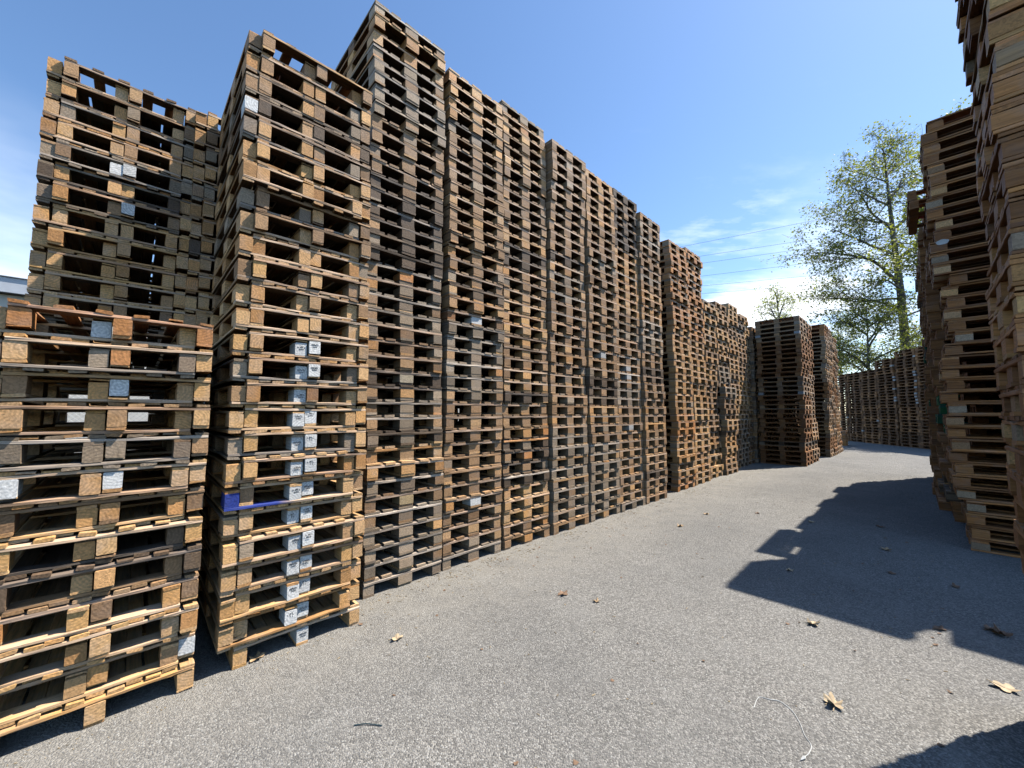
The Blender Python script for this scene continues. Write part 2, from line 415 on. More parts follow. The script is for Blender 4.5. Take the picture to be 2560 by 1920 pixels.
# ---------------------------------------------------------------- stacks
def single_stack(s0,tf,n,mixd,name=None,indiv=True,width=.8,depth_sign=-1,first=0,last=999,jit=.010,lean=0,wide=1.0,special=None,shift=None,group_drift=.012,z0=0,maxn=None):
    """stack of upright pallets; s0 start along lane, tf lane-facing front"""
    ds=0;dt=0;shade=pick(mixd)
    for k in range(n):
        if rnd.random()<.38: shade=pick(mixd)
        ds+=rnd.uniform(-1,1)*group_drift*.5; dt+=rnd.uniform(-1,1)*group_drift*.6
        ds=max(-.018,min(.018,ds)); dt=max(-.035,min(.035,dt))
        s=s0+width/2*wide+ds+rnd.uniform(-1,1)*jit*.6+lean*k/n
        t=tf+depth_sign*.6+dt+rnd.uniform(-1,1)*jit*1.6
        if shift: 
            a=shift(k); s+=a[0]; t+=a[1]
        z=z0+k*.144; ang=rnd.uniform(-.012,.012)
        sp=(special or {}).get(k,{})
        sh=sp.get('shade',shade)
        if indiv and first<=k<=last:
            if k==0: w1='bottom'; lab=f"{LOOK[sh]} bottom pallet of the {name}"
            elif k==n-1: lab=f"{LOOK[sh]} topmost pallet of the {name}"
            elif k>n*.62: lab=f"{LOOK[sh]} pallet {ordinal(n-k)} from the top of the {name}"
            else: lab=f"{LOOK[sh]} pallet {ordinal(k+1)} from the ground in the {name}"
            if sp.get('lab'): lab=sp['lab']+' '+lab.split(' ',len(LOOK[sh].split()))[-1]
            pallet('euro',P(s,t,z),ROT+ang,False,sh,lab,sp)
        else: mpallet('euro',s,t,z,ang,False,sh,wide,front=sp.get('front'))
def pair_stack(s0,tf,n,mixd,name,special=None,indiv_from=0,sj=.03):
    """one upright pallet, then n interleaved couples: one deck-down, one deck-up"""
    d=.0785; x=s0+.4; total=1+2*n; special=special or {}
    def put(idx,s,t,z,flip,sp):
        sh=sp.get('shade') or pick(mixd)
        ang=rnd.uniform(-.006,.006)
        if idx>=indiv_from:
            w_='upside-down' if flip else 'upright'
            if idx==0: lab=f"{LOOK[sh]} bottom pallet of the {name}"
            elif idx==total-1: lab=f"{LOOK[sh]} topmost pallet of the {name}"
            elif idx>total*.6: lab=f"{LOOK[sh]} {w_} pallet {ordinal(total-idx)} from the top of the {name}"
            else: lab=f"{LOOK[sh]} {w_} pallet {ordinal(idx+1)} from the ground in the {name}"
            if sp.get('lab'): lab=sp['lab']+' '+lab.split(' ',len(LOOK[sh].split()))[-1]
            pallet('light',P(s,t,z),ROT+ang,flip,sh,lab,sp)
        else: mpallet('light',s,t,z,ang,flip,sh)
    t0=tf-.6
    put(0,x,t0,0,False,special.get(('S',0),{}))
    z=.144; tt=0
    for k in range(1,n+1):
        tt+=rnd.uniform(-1,1)*sj; tt=max(-.045,min(.045,tt))
        ax=x-d+rnd.uniform(-.006,.0)
        put(2*k-1,ax,t0+tt+rnd.uniform(-.03,.02),z-.0115,True,special.get(('A',k),{}))
        x=ax+d+rnd.uniform(0,.006); x=max(s0+.4-.025,min(s0+.4+.025,x))
        put(2*k,x,t0+tt+rnd.uniform(-.02,.03),z+.0245,False,special.get(('B',k),{}))
        z+=.1675
    return z

LT={'fresh':.42,'tan':.34,'brown':.1,'grey':.09,'dark':.05}
MIX2={'fresh':.24,'tan':.42,'brown':.2,'grey':.10,'dark':.04}
# short stack at the left edge (12 couples)
W={'lab':'white-blocked','stamp':False}
sp1={('A',12):dict(shade='fresh',white=[1]),('B',12):dict(shade='orange'),('A',11):dict(shade='grey'),('B',10):dict(shade='fresh',white=[1]),
     ('A',10):dict(shade='tan'),('A',8):dict(shade='grey'),('B',8):dict(shade='grey'),('B',7):dict(shade='fresh',white=[0,1]),
     ('A',3):dict(shade='fresh'),('B',4):dict(shade='dark'),('A',5):dict(shade='dark'),('B',1):dict(shade='fresh',white=[2]),('A',1):dict(shade='fresh'),('S',0):dict(shade='fresh')}
for v in sp1.values():
    if 'white' in v: v['lab']='white-blocked'
pair_stack(-.46,-3.03,12,LT,'short stack at the left edge',sp1)
# white-marked stack (24 couples)
sp2={('S',0):dict(shade='fresh',white=[1],stamp=True,lab='white-blocked')}
for k in range(1,13):
    sp2[('A',k)]=dict(shade=rnd.choice(('fresh','fresh','tan')),white=[1],stamp=True,lab='white-blocked')
    sp2[('B',k)]=dict(shade=rnd.choice(('fresh','fresh','tan')),white=[1],stamp=True,lab='white-blocked')
sp2[('B',10)]=dict(shade='tan',cols={1:((.42,.20,.08),'orange-brown block')})
sp2[('A',6)].update(blue=True,lab='white-blocked and blue-cornered'); sp2[('A',8)]['shade']='grey'; sp2[('B',8)]['shade']='fresh'; sp2[('A',11)]['shade']='grey'
sp2[('A',22)]=dict(shade='brown',white=[0],lab='white-cornered')
pair_stack(.53,-3.06,25,MIX2,'stack marked with white blocks',sp2)
# second row behind them
z_=pair_stack(-.53,-4.38,25,MIX2,'tall stack behind the short stack',{('B',21):dict(shade='grey',white=[1],lab='white-blocked'),('A',21):dict(shade='grey',white=[1],lab='white-blocked'),('B',19):dict(shade='tan',white=[1],lab='white-blocked')},indiv_from=22)
pair_stack(.37,-4.38,25,MIX2,'shaded rear stack between tall stacks',None,indiv_from=29)

DK={'grey':.26,'brown':.42,'dark':.16,'tan':.16}
DK2={'grey':.25,'brown':.44,'dark':.13,'tan':.18}
def wht(i): return dict(white=[i],lab='white-blocked')
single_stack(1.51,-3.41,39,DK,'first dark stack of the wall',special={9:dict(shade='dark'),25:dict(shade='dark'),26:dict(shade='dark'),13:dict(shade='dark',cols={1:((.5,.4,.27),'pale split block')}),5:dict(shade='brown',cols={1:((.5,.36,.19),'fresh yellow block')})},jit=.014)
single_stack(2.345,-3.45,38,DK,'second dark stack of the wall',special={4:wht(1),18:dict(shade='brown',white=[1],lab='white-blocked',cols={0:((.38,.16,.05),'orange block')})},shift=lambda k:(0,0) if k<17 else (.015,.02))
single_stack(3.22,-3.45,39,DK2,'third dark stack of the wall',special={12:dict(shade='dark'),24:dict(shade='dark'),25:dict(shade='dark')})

# walls merged: rest of the left wall
TAN={'tan':.4,'orange':.25,'brown':.2,'fresh':.15}
LW=(.56,.53,.49)
wf={8+3+0:LW}
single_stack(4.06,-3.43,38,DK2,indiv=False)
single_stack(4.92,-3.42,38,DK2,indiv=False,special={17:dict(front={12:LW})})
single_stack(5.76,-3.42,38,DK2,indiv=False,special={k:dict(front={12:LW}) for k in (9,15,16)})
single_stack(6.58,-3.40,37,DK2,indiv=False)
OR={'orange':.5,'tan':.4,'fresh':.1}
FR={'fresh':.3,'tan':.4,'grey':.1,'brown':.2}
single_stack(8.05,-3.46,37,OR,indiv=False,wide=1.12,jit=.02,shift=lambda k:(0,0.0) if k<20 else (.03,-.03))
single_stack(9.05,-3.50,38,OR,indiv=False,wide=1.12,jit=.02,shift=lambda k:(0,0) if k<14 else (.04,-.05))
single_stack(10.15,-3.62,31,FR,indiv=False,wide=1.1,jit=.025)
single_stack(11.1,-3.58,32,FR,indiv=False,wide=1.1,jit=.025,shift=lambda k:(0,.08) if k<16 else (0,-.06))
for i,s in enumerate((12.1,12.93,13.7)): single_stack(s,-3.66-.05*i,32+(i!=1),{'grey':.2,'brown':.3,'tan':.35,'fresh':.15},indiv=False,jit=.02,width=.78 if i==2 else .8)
# second row closing the view through the openings
for i in range(15): single_stack(1.55+i*.85,-4.72,33 if i<7 else 28,DK,indiv=False,jit=.01)
# protruding blocks of stacks
for i,s in enumerate((14.62,15.72)): single_stack(s,-2.42,32,{'unlit_umber':.35,'brown':.45,'tan':.2},indiv=False,jit=.02,wide=1.3,special={4:dict(shade='dark'),15:dict(front={8:LW,10:LW}),28:dict(front={8:LW,10:LW})})
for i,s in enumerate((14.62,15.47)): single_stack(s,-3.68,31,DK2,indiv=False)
for i,s in enumerate((18.25,19.1,19.98,20.85)): single_stack(s,-2.26-.02*i,34-(i>1)*1,{'unlit_umber':.35,'brown':.4,'tan':.25},indiv=False,jit=.025)
for i,s in enumerate((18.25,19.1,19.98,20.85)): single_stack(s,-3.55,32,DK2,indiv=False)
single_stack(25.2,-2.55,5,TAN,indiv=False)
# back wall, slanting across the end of the lane
b0=(30.9,-3.6); b1=(24.7,.75)
ang=math.atan2(-(b1[1]-b0[1]),b1[0]-b0[0])
dx,dy=b1[0]-b0[0],b1[1]-b0[1]; LB=math.hypot(dx,dy); nn=(dy/LB,-dx/LB)
hs_=[27,27,27,30,32,32,31]
for i in range(7):
    cs,ct=b0[0]+dx/LB*(i+.5)*1.235,b0[1]+dy/LB*(i+.5)*1.235
    cs-=nn[0]*-.42; ct-=nn[1]*-.42
    off=0
    for k in range(hs_[i]):
        off+=rnd.uniform(-.012,.012); off=max(-.05,min(.05,off)); sl=rnd.uniform(-.04,.04)
        fr={}
        if rnd.random()<(.3 if i in(3,4) and k>12 else .03): fr={8:LW}
        mpallet('euro',cs+dx/LB*sl,ct+dy/LB*sl+off,k*.144,ang+R(90)+rnd.uniform(-.015,.015),False,pick({'unlit_dark':.75,'unlit_umber':.25}),.98,front=fr)
for i in range(7):
    cs,ct=b0[0]+dx/LB*(i+.5)*1.235-nn[0]*-1.35,b0[1]+dy/LB*(i+.5)*1.235-nn[1]*-1.35
    for k in range(hs_[i]-2): mpallet('euro',cs,ct,k*.144,ang+R(90)+rnd.uniform(-.02,.02),False,'dark')
# right wall: nearest stack, then the stack showing its long side, then the rest
MR={'unlit_umber':.4,'orange':.6}  # warm mix makes up for missing bounced light on the shaded side
def r0shift(k): return (0,-.0012*k)
single_stack(2.78,.36,36,MR,'nearest stack on the right edge',first=9,last=28,depth_sign=1,shift=r0shift,jit=.009)
def r1shift(k):
    if k<4: return (-.0,.0)
    if k==4: return (.03,-.04)
    if k<17: return (.04,-.09)
    if k==17: return (.05,.02)
    if k<22: return (.05,-.05)
    if k==22: return (.03,.03)
    return (.03,-.12)
single_stack(7.12,.33,37,{'unlit_umber':.85,'orange':.15},'long-side stack on the right',depth_sign=1,shift=r1shift,jit=.022)
for i in range(3): single_stack(.2+i*.86,.62,30,MR,indiv=False,depth_sign=1) if False else None
GRN=(.012,.09,.045)
redtop={32:dict(front={8:(.35,.03,.02),9:(.35,.03,.02)}),}
ts=[.44,.24,.20,.17,.14,.16,.18,.24]; hr=[32,34,35,34,34,33,34,34]
for i in range(8):
    s=8.02+i*.85
    spx={}
    if i in (1,4,5):
        base=rnd.choice((9,18))
        for k in range(base,base+4): spx[k]=dict(shade='dark',front={j:tuple(v*rnd.uniform(.9,1.8) for v in GRN) for j in range(20)})
    single_stack(s,ts[i],hr[i],{'unlit_umber':.85,'dark':.15},indiv=False,depth_sign=1,special=spx,jit=.03,group_drift=.03)
# two pallets sticking out over the lane from the second stack of the right wall
for k in (0,1):
    mpallet('open',8.74+.02*k,.45-.015*k,hr[0]*.144+k*.144,R(90)+.02,False,'unlit_umber',front=({j:(.30,.03,.022) for j in (5,8,9,10)} if k==1 else None))
# row behind the right wall
for i in range(9): single_stack(7.3+i*.86,1.62,37 if i<3 else 33,DK2,indiv=False,depth_sign=1)

V=np.concatenate(MV); Fm=np.concatenate(MF); T=np.concatenate(MT); Gm=np.concatenate(MG)
me=bpy.data.meshes.new('pallet_walls'); me.vertices.add(len(V)); me.vertices.foreach_set('co',V.ravel())
me.loops.add(Fm.size); me.loops.foreach_set('vertex_index',Fm.ravel().astype(np.int32))
me.polygons.add(len(Fm)); me.polygons.foreach_set('loop_start',np.arange(0,Fm.size,4,dtype=np.int32))
me.update(calc_edges=True); me.validate(); me.polygons.foreach_set('use_smooth',np.zeros(len(Fm),dtype=bool))
a=me.color_attributes.new('tint','FLOAT_COLOR','POINT'); arr=np.ones((len(V),4),dtype=np.float32); arr[:,:3]=T; a.data.foreach_set('color',arr.ravel())
a=me.attributes.new('gax','FLOAT','POINT'); a.data.foreach_set('value',Gm.astype(np.float32))
me.materials.append(WOODS)
o=link('distant_pallets',me,rot=(0,0,ROT)); tag(o,'hundreds of weathered wooden pallets stacked farther along both sides of the lane','pallets',kind='stuff')
print('individual pallets',count[0],'merged',mcount[0])

# ---------------------------------------------------------------- building and chain-link fence behind the left stacks
CREAM=plain('cream_render',(.62,.58,.50),.9,2,.06,.2); FASC=plain('grey_fascia',(.50,.52,.55),.5,3,.1); GLASS=plain('window_glass',(.04,.05,.06),.15,2,.2)
def boxes(name,lst,mat,parent=None,bev=.01):
    bm=bmesh.new()
    for c,h in lst:
        r=bmesh.ops.create_cube(bm,size=1,matrix=Matrix.Translation(c)@Matrix.Diagonal((h[0]*2,h[1]*2,h[2]*2,1)))
    if bev: bmesh.ops.bevel(bm,geom=bm.edges[:],offset=bev,segments=1,affect='EDGES')
    me=bpy.data.meshes.new(name); bm.to_mesh(me); bm.free(); me.materials.append(mat); return link(name,me,parent)
bld=bpy.data.objects.new('warehouse_building',None); C.objects.link(bld); bld.location=P(2,-18,0); bld.rotation_euler=(0,0,ROT)
tag(bld,'low cream building with a grey fascia seen past the left stacks','building')
boxes('wall',[((0,3,2.5),(16,3,2.5))],CREAM,bld)
boxes('roof',[((0,2.95,5.23),(16.2,3.2,.22)),((0,2.95,5.47),(16.25,3.25,.018))],FASC,bld)
for i in range(7):
    wdo=boxes('window',[((-13+i*4.2,-.02,2.4),(.75,.05,.55))],FASC,bld); boxes('pane',[((-13+i*4.2,-.075,2.4),(.68,.01,.48))],GLASS,wdo,0)
GALV=plain('galvanised_wire',(.42,.43,.43),.45,20,.2,0,.6)
def tube(pts,rad,n=4,cap=True):
    V=[];Fc=[];m=len(pts)
    rad=rad if isinstance(rad,(list,tuple)) else [rad]*m
    prev=None
    for i,p in enumerate(pts):
        d=(Vector(pts[min(i+1,m-1)])-Vector(pts[max(i-1,0)])); 
        if d.length<1e-9: d=Vector((0,0,1))
        d.normalize()
        a_=d.cross(prev) if prev is not None else d.cross(Vector((.3,.8,.52)))
        if a_.length<1e-3: a_=d.cross(Vector((1,0,0)))
        a_=a_.normalized(); b_=d.cross(a_); prev=b_*-1 if False else Vector((.3,.8,.52))
        for k in range(n):
            th=2*math.pi*k/n; V.append(tuple(Vector(p)+(a_*math.cos(th)+b_*math.sin(th))*rad[i]))
    for i in range(m-1):
        for k in range(n): Fc.append((i*n+k,i*n+(k+1)%n,(i+1)*n+(k+1)%n,(i+1)*n+k))
    if cap: Fc.append(tuple(range(n))[::-1]); Fc.append(tuple(range((m-1)*n,m*n)))
    return V,Fc
class MB:
    def __init__(s): s.V=[];s.F=[]
    def add(s,V,Fc):
        o=len(s.V); s.V+=list(V); s.F+=[tuple(i+o for i in f) for f in Fc]
    def build(s,name,mat,parent=None,smooth=False,**k):
        me=mesh(name,s.V,s.F,mat,smooth=smooth); return link(name,me,parent,**k)
fen=bpy.data.objects.new('chain_link_fence',None); C.objects.link(fen); fen.location=P(-8,-9.5,0); fen.rotation_euler=(0,0,ROT)
tag(fen,'chain-link fence standing behind the left pallet stacks','fence')
wm=MB(); LF=14;HF=2.0
x=-HF
while x<LF:
    for sgn in (1,-1):
        x0,z0,x1,z1=(x,0,x+HF,HF) if sgn>0 else (x+HF,0,x,HF)
        pts=[(x0,.004*sgn,z0),(x1,.004*sgn,z1)]
        if min(x0,x1)>=0 and max(x0,x1)<=LF: wm.add(*tube(pts,.0022,3,False))
    x+=.075
wm.build('wire_mesh',GALV,fen)
for i in range(6):
    p=MB(); p.add(*tube([(i*2.8,.04,0),(i*2.8,.04,HF+.1)],.024,8)); p.build('post',GALV,fen)
p=MB(); p.add(*tube([(0,.04,HF),(LF,.04,HF)],.018,6)); p.build('top_rail',GALV,fen)

# ---------------------------------------------------------------- power lines
CAB=plain('dark_cable',(.12,.12,.13),.6)
lines=[((1712,612),(1985,558)),((1745,638),(1990,601)),((1760,654),(1995,621)),((1762,686),(1985,659)),((1760,711),(1985,690)),((1765,730),(2050,707))]
names=['topmost','second','third','fourth','fifth','lowest']
for i,((xa,ya),(xb,yb)) in enumerate(lines):
    sl=(yb-ya)/(xb-xa); pts=[]
    ra,rb=ray(1250,ya+sl*(1250-xa)),ray(2500,ya+sl*(2500-xa))
    pa=Vector((0,0,H))+ra*(82/ra.y); pb=Vector((0,0,H))+rb*(58/rb.y)
    for k in range(25):
        f=k/24; q=pa.lerp(pb,f); q.z-=.25*(1-(2*f-1)**2); pts.append(tuple(q))
    m_=MB(); m_.add(*tube(pts,.022,5)); o=m_.build('power_line',CAB)
    tag(o,f"{names[i]} of the six dark power lines crossing the sky left of the tall tree",'power line','power lines')

# ---------------------------------------------------------------- trees
def leafmat(name,c1,c2,tr):
    m=bpy.data.materials.new(name); m.use_nodes=True; nt=m.node_tree; g=G(nt); nt.nodes.clear()
    at=g.n('ShaderNodeAttribute',attribute_name='tint'); 
    c=g.mix(at.outputs['Fac'],c1,c2)
    df=g.n('ShaderNodeBsdfPrincipled'); df.inputs['Roughness'].default_value=.5; g.l(c,df.inputs['Base Color'])
    tl=g.n('ShaderNodeBsdfTranslucent'); c3=g.mix(1.0,c,(1.6,1.7,.7),'MULTIPLY'); g.l(c3,tl.inputs['Color'])
    mx=g.n('ShaderNodeMixShader'); mx.inputs[0].default_value=tr; g.l(df.outputs[0],mx.inputs[1]); g.l(tl.outputs[0],mx.inputs[2])
    o=g.n('ShaderNodeOutputMaterial'); g.l(mx.outputs[0],o.inputs[0]); return m
def barkmat():
    m,nt,b=newmat('plane_bark'); g=G(nt); tc=g.n('ShaderNodeTexCoord'); v=g.vm('MULTIPLY',tc.outputs['Object'],(1,1,.45))
    n=g.noise(v,3.5,4,.6); n2=g.noise(v,9,3,.6)
    c=g.mix(g.ramp(n,.42,.55,0,1),(.09,.078,.06),(.21,.19,.15)); c=g.mix(g.ramp(n2,.5,.65,0,.6),c,(.17,.15,.10))
    g.l(c,b.inputs['Base Color']); b.inputs['Roughness'].default_value=.9; return m
BARK=barkmat()
def tree(name,label,base,limbs,trunk,leaf_mat,leaf=.15,nleaf=9,seed=1,rad=.3,group=None,sub=1.0,twigs=1.0):
    r=random.Random(seed); root=bpy.data.objects.new(name,None); C.objects.link(root); root.location=base
    tag(root,label,'tree',group)
    wood=MB(); LV=[];LF=[];LT=[]
    def leaves(p,n,spread):
        for _ in range(n):
            q=Vector(p)+Vector((r.gauss(0,1),r.gauss(0,1),r.gauss(-.1,.8)))*spread
            sz=leaf*r.uniform(.6,1.25); e=Euler((r.uniform(-1.1,1.1),r.uniform(-1.1,1.1),r.uniform(0,6.3))).to_matrix()
            pts=[(0,-.55,0),(.32,-.12,.08),(.5,.12,.02),(.16,.22,.05),(0,.6,-.06),(-.16,.22,.05),(-.5,.12,.02),(-.32,-.12,.08)]
            o=len(LV); LV.extend([q+e@(Vector(a_)*sz) for a_ in pts]); LF.append(tuple(range(o,o+8)))
            t_=min(1,max(0,r.gauss(.5,.28))); LT.extend([(t_,t_,t_)]*8)
    def grow(p,d,L,rd,level,curl):
        n=max(4,int(L/.45)); pts=[Vector(p)]; d=Vector(d).normalized()
        for i in range(n):
            d=(d+Vector((r.uniform(-1,1),r.uniform(-1,1),r.uniform(-1,1)))*.16+Vector((0,0,curl))).normalized()
            pts.append(pts[-1]+d*(L/n))
        rr=[max(.008,rd*(1-.8*i/n)) for i in range(n+1)]
        wood.add(*tube([tuple(x) for x in pts],rr,6 if level<2 else 3,False))
        branch(pts,rr,L,level)
    def branch(pts,rr,L,level):
        n=len(pts)-1
        if level<2:
            nb=int((4.5 if level==0 else 3.2)*sub*L/(2.6 if level==0 else 2.0))+2
            for _ in range(nb):
                f=r.uniform(.22,1.0); i=min(n-1,int(f*n)); b=pts[i].lerp(pts[i+1],f*n-i)
                dd=(pts[i+1]-pts[i]).normalized(); side=Vector((r.uniform(-1,1),r.uniform(-1,1),r.uniform(-.5,.8))).normalized()
                grow(b,dd*.55+side*.9,(L*(.32+.25*r.random()))*(1.15-f*.5)+.4,rr[i]*.5,level+1,r.uniform(-.08,.05))
        # twigs with leaves
        m=int(L*(2.2 if level==2 else 1.2)*twigs)+1
        for _ in range(m):
            f=r.uniform(.25,1.02) if level else r.uniform(.55,1); f=min(f,.999); i=int(f*n); b=pts[i].lerp(pts[i+1],f*n-i)
            d=Vector((r.uniform(-1,1),r.uniform(-1,1),r.uniform(-.9,.7))).normalized(); l2=r.uniform(.3,.8)
            e_=b+d*l2; wood.add(*tube([tuple(b),tuple(e_)],[.012,.006],3,False))
            leaves(b.lerp(e_,.55),nleaf,.20+leaf*.5)
    tp=[Vector(t_[:3]) for t_ in trunk]; tr_=[t_[3] for t_ in trunk]
    wood.add(*tube([tuple(x) for x in tp],tr_,12,True))
    for (h,d,L,rd,curl) in limbs:
        # point on trunk at height h
        for i in range(len(tp)-1):
            if tp[i].z<=h<=tp[i+1].z: b=tp[i].lerp(tp[i+1],(h-tp[i].z)/(tp[i+1].z-tp[i].z)); break
        else: b=tp[-1]
        grow(b,d,L,rd,0,curl)
    wood.build('trunk',BARK,root,smooth=True)
    me=mesh('crown',LV,LF,leaf_mat,np.array(LT)); link('crown',me,root); print(name,len(LF))
LEAF1=leafmat('young_plane_leaf',(.09,.11,.035),(.28,.29,.09),.45)
LEAF2=leafmat('silver_green_leaf',(.17,.19,.08),(.36,.37,.18),.42)
def at(px,y,z=0):  # world x for a pixel column at camera depth y
    r=ray(px,900); return Vector((r.x/r.y*y,y,z))
rr=random.Random(3)
limbs=[(11.6,(-1,-.15,.85),7.2,.15,-.03),(9.6,(-1,.2,.7),5.6,.12,-.035),(14.0,(-.8,.3,.75),5.4,.11,-.01),(16.0,(-1,-.1,.9),5.0,.10,.0),(18.0,(-.7,.4,1),4.2,.08,.02),(19.5,(-.5,-.3,1),3.6,.07,.03),(20.6,(.2,.1,1),2.8,.06,.03),
       (13.5,(.9,.3,.8),7,.15,-.01),(16.0,(.8,-.5,.8),6.3,.13,0),(18.5,(.9,.1,.9),5.0,.11,.02),(20.5,(.6,.4,1),4.2,.09,.02),(10.5,(-.9,.5,.35),5.5,.10,-.03),(9.0,(.8,-.4,.4),4.5,.09,-.02),(11.2,(-.8,-.5,.3),5.2,.09,-.045),(20,(-.9,.2,.5),3.2,.06,-.01),(16.5,(-.3,.9,.7),5,.1,0)]
tree('plane_tree','tall sparse plane tree with a pale trunk rising above the far end of the lane',at(2266,30),limbs,
     [(0,0,-.2,.36),(.05,0,4,.32),(0,0,7.5,.28),(-.05,0,11,.24),(-.25,0,14.5,.19),(-.4,0,18,.12),(-.5,0,22,.04)],LEAF1,leaf=.16,nleaf=6,seed=11,twigs=.68)
def autolimbs(r,n,h0,h1,L0,L1,up=.7):
    out=[]
    for i in range(n):
        h=h0+(h1-h0)*(i/(n-1)); a_=i*2.4+r.uniform(-.4,.4); out.append((h,(math.cos(a_),math.sin(a_),up+r.uniform(-.2,.3)),L0+(L1-L0)*i/(n-1)*r.uniform(.8,1.2),.09,r.uniform(-.02,.02)))
    return out
def trunk(h,r0,dx=0): return [(dx*f,0,h*f-.2*(f==0),r0*(1-.85*f)) for f in (0,.25,.5,.75,1)]
tree('leafy_tree','lower leafy tree with thin dark branches left of the plane tree trunk',at(2165,29),autolimbs(rr,12,2.8,8.5,4.6,2.2),trunk(9.4,.16,.3),LEAF1,leaf=.16,nleaf=7,seed=21)
tree('leafy_tree','bushy light green tree behind the back pallet wall right of the low tree',at(2100,36),autolimbs(rr,10,2.5,8.5,3.6,1.6),trunk(9.6,.15),LEAF2,leaf=.15,nleaf=6,seed=22)
tree('leafy_tree','small silvery treetop peeking above the protruding long-side stacks in mid distance',at(1952,40),autolimbs(rr,13,4,13,4.2,1.3,1.3),trunk(14.3,.15),LEAF2,leaf=.16,nleaf=6,seed=23)
tree('plane_tree','leafy treetop showing over the long-side stack on the right',at(2478,22),autolimbs(rr,12,8,18.2,4.4,2.2),trunk(19.2,.3,-.4),LEAF1,leaf=.17,nleaf=9,seed=24)
tree('leafy_tree','green tree crown behind the back wall beside the plane tree trunk',at(2325,38),autolimbs(rr,10,3,8,4.5,2.5),trunk(9.2,.18),LEAF1,leaf=.17,nleaf=7,seed=25)

# ---------------------------------------------------------------- dry leaves, splinters and twine on the asphalt
def dryleaf(name,p,size,rot,label,mat,seed,curl=.25):
    r=random.Random(seed); n=30; V=[];Fc=[]
    out=[]
    for i in range(n):
        a_=2*math.pi*i/n; lob=.5+.5*abs(math.cos(2.5*a_)); rad=(.42+.58*lob**1.6)*r.uniform(.85,1.1)
        out.append((math.cos(a_)*rad,math.sin(a_)*rad*r.uniform(.8,.9)))
    for lay in (0,1):
        V.append((0,0,.02+.0012*lay))
        for (x,y) in out:
            d=math.hypot(x,y); z=curl*d*d*(.6+.4*math.sin(3*math.atan2(y,x)+seed))+.08*x*y
            V.append((x*size,y*size,max(0,z)*size+.0012*lay+.004))
    for i in range(n):
        j=(i+1)%n; Fc.append((0,1+j,1+i)); Fc.append((n+1,n+2+i,n+2+j)); Fc.append((1+i,1+j,n+2+j,n+2+i))
    V[0]=(0,0,.003); V[n+1]=(0,0,.0045)
    root=bpy.data.objects.new(name,None); C.objects.link(root); root.location=(p.x,p.y,0); root.rotation_euler=(0,0,rot); tag(root,label,'leaf','dry leaves scattered on the asphalt')
    link('blade',mesh('blade',V,Fc,mat,smooth=False),root)
    m_=MB(); m_.add(*tube([(0,0,.006),(-.6*size,.1*size,.008),(-1.25*size,.3*size,.006)],.0022,4)); m_.build('stalk',mat,root)
DL=plain('dry_leaf_tan',(.42,.28,.15),.75,40,.35); DB=plain('dry_leaf_brown',(.20,.12,.07),.8,40,.35); DP=plain('dry_leaf_pale',(.48,.36,.22),.75,40,.25)
lv=[((2085,1762),.055,DP,'pale dry leaf lying alone in the sunlit foreground'),((2033,1562),.045,DP,'pale curled leaf just below the edge of the long shadow'),
 ((2512,1722),.06,DP,'long pale dry leaf at the right edge in sunlight'),((2505,1588),.06,DB,'dark curled leaf in shade at the right edge'),((2478,1575),.05,DB,'brown leaf in shade just left of the dark curled leaf'),
 ((2215,1375),.055,DL,'tan leaf lying in the middle of the long shadow'),((2200,1318),.045,DB,'small dark leaf high up in the long shadow'),((2230,1434),.04,DB,'dull brown leaf in shade below the tan shadow leaf'),
 ((2348,1573),.045,DB,'brown leaf in shade near the shadow corner'),((1408,1486),.055,DB,'brown curled leaf in the sunlit middle of the lane'),((1492,1505),.03,DL,'small tan leaf fragment right of the mid-lane curled leaf'),
 ((992,1598),.045,DP,'pale folded leaf on sunlit asphalt near the white-marked stack'),((1893,1284),.04,DB,'dark small leaf on sunlit asphalt beyond the pallet shadow'),((1765,1286),.045,DL,'tan leaf far along the sunny lane'),
 ((1975,1427),.04,DP,'pale leaf inside the shadow near the pallet-shaped grid'),((2390,1468),.04,DB,'small dark leaf deep in the right-hand shade'),((1700,1316),.05,DL,'tan leaf beside the dark wall stacks in sunlight'),
 ((640,1648),.05,DL,'tan leaf half under the white-marked stack'),((2030,1306),.05,DP,'pale leaf at the shaded lane edge beside the shadow steps')]
for i,(p,sz,m_,lb) in enumerate(lv): dryleaf('fallen_leaf',ground(*p),sz,rr.uniform(0,6.3),lb,m_,i,curl=rr.uniform(.35,.95))
# white twine
pts=[(1885,1770),(1897,1745),(1925,1750),(1950,1755),(1980,1778),(2000,1810),(2012,1840),(2028,1865),(2022,1885),(2005,1898)]
m_=MB(); P3=[ground(*p) for p in pts]; fine=[]
for i in range(len(P3)-1):
    for k in range(6):
        f=k/6; a0=P3[max(0,i-1)];a1=P3[i];a2=P3[i+1];a3=P3[min(len(P3)-1,i+2)]
        q=.5*((2*a1)+(a2-a0)*f+(2*a0-5*a1+4*a2-a3)*f*f+(-a0+3*a1-3*a2+a3)*f**3); q.z=.003; fine.append(tuple(q))
m_.add(*tube(fine,.0018,5)); 
q=Vector(fine[-3]); m_.add(*tube([tuple(q),tuple(q+Vector((-.012,-.01,.004))),tuple(q+Vector((-.035,-.02,.002)))],[.003,.007,.002],5))
tw=m_.build('twine',TWINE); tag(tw,'loose curved strand of white twine on the sunlit foreground asphalt','twine')
m_=MB(); g0,g1,g2=ground(885,1815),ground(915,1812),ground(955,1816)
m_.add(*tube([(g0.x,g0.y,.004),(g1.x,g1.y,.006),(g2.x,g2.y,.004)],.0028,5)); o=m_.build('cable_tie',plain('dark_plastic',(.03,.06,.07),.4)); tag(o,'thin dark plastic strip lying in the near foreground','plastic strip')
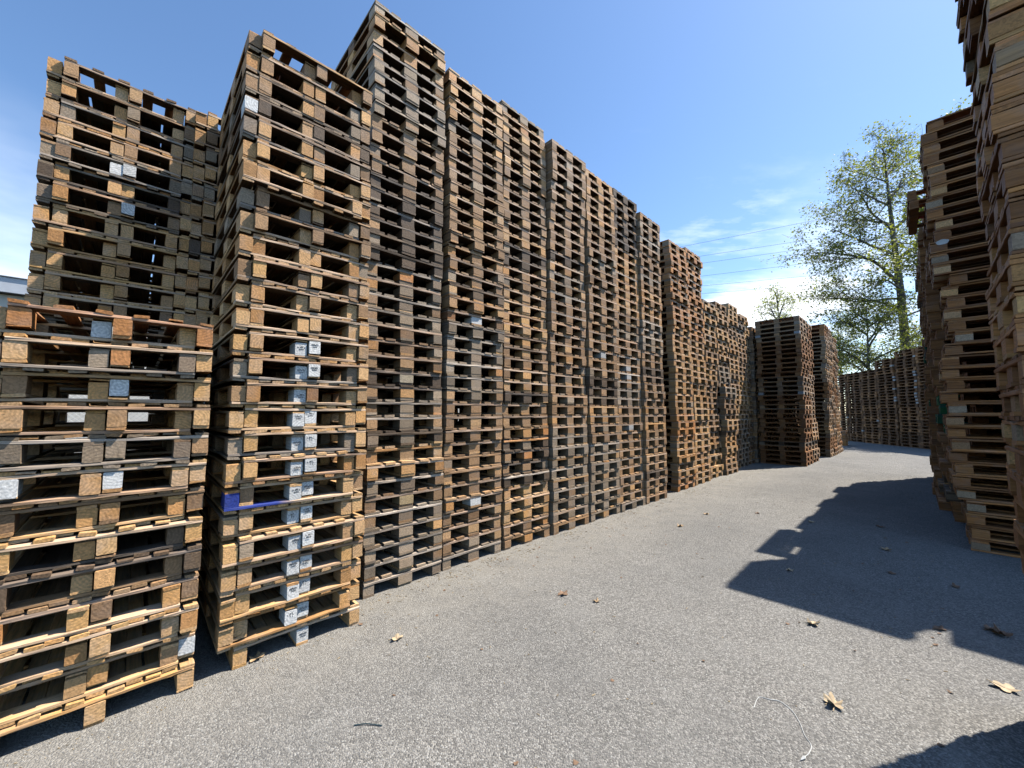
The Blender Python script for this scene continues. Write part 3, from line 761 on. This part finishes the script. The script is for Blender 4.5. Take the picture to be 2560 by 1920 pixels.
# wood splinters and straw-like bark crumbs along the wall foot
SPL=plain('wood_splinter',(.33,.25,.15),.9,30,.4); m_=MB(); r=random.Random(5)
def crumb(c,l,w_,h_,an):
    V=[];ca,sa=math.cos(an),math.sin(an)
    for sx,sy,sz_ in ((-1,-1,0),(1,-1,0),(1,1,0),(-1,1,0),(-.8,-.7,1),(.9,-.6,1),(.7,.8,1),(-.9,.6,1)):
        x,y=sx*l/2*r.uniform(.7,1.1),sy*w_/2*r.uniform(.6,1.1); V.append((c.x+x*ca-y*sa,c.y+x*sa+y*ca,.0015+sz_*h_))
    m_.add(V,[(0,3,2,1),(4,5,6,7),(0,1,5,4),(1,2,6,5),(2,3,7,6),(3,0,4,7)])
for i in range(1300):
    s=r.uniform(-.5,14); t=-3.38+abs(r.gauss(0,.16))-.02 if s>1.4 else -3.05+abs(r.gauss(0,.14))
    if r.random()<.35: s=r.choice((1.55,2.35,2.9,3.4,4.2,5.9,8.3))+r.gauss(0,.12)
    crumb(P(s,t),r.uniform(.006,.022)*(.7 if s<1.6 else 1.7),r.uniform(.002,.006),r.uniform(.001,.003),r.uniform(0,6.3))
for i in range(260):
    s=r.uniform(1,12); t=r.uniform(-3.2,0.2); crumb(P(s,t),r.uniform(.006,.03),r.uniform(.003,.010),r.uniform(.001,.004),r.uniform(0,6.3))
o=m_.build('wood_splinters',SPL); tag(o,'pale wood splinters and bark crumbs scattered along the foot of the pallet wall','splinters',kind='stuff')

# white round plate stuck on the long-side stack of the right wall
rd=ray(2356,605); kk=(7.045)/rd.dot(U); pd=Vector((0,0,H))+rd*kk
V_=[];n_=22
for lay in (0,1):
    for i in range(n_):
        a_=2*math.pi*i/n_; q=(1+.06*math.sin(5*a_)); V_.append((math.cos(a_)*.055*q,-.004+.006*lay,math.sin(a_)*.032*q))
F_=[tuple(range(n_)),tuple(range(n_,2*n_))[::-1]]+[(i,i+n_,(i+1)%n_+n_,(i+1)%n_) for i in range(n_)]
o=link('paper_plate',mesh('paper_plate',V_,F_,TWINE)); o.location=pd; o.rotation_euler=(0,0,ROT-R(90))
tag(o,'small white oval plate stuck on a block high on the right-hand stack','plate')

m_=MB(); r=random.Random(9)
for i in range(170):
    s_=r.uniform(1,13); t_=r.choice((-3.3+abs(r.gauss(0,.2)),.1-abs(r.gauss(0,.5)),r.uniform(-3,0)))
    c_=P(s_,t_); l=r.uniform(.008,.022); n_=6; V_=[(c_.x,c_.y,.004)]; V_+=[(c_.x+math.cos(i_*1.05)*l*r.uniform(.4,1.2),c_.y+math.sin(i_*1.05)*l*r.uniform(.4,1),r.uniform(.001,.010)) for i_ in range(n_)]
    m_.add(V_,[(0,1+i_,1+(i_+1)%n_) for i_ in range(n_)])
o=m_.build('leaf_crumbs',DB); tag(o,'small broken bits of dry brown leaf strewn over the lane','leaf litter',kind='stuff')
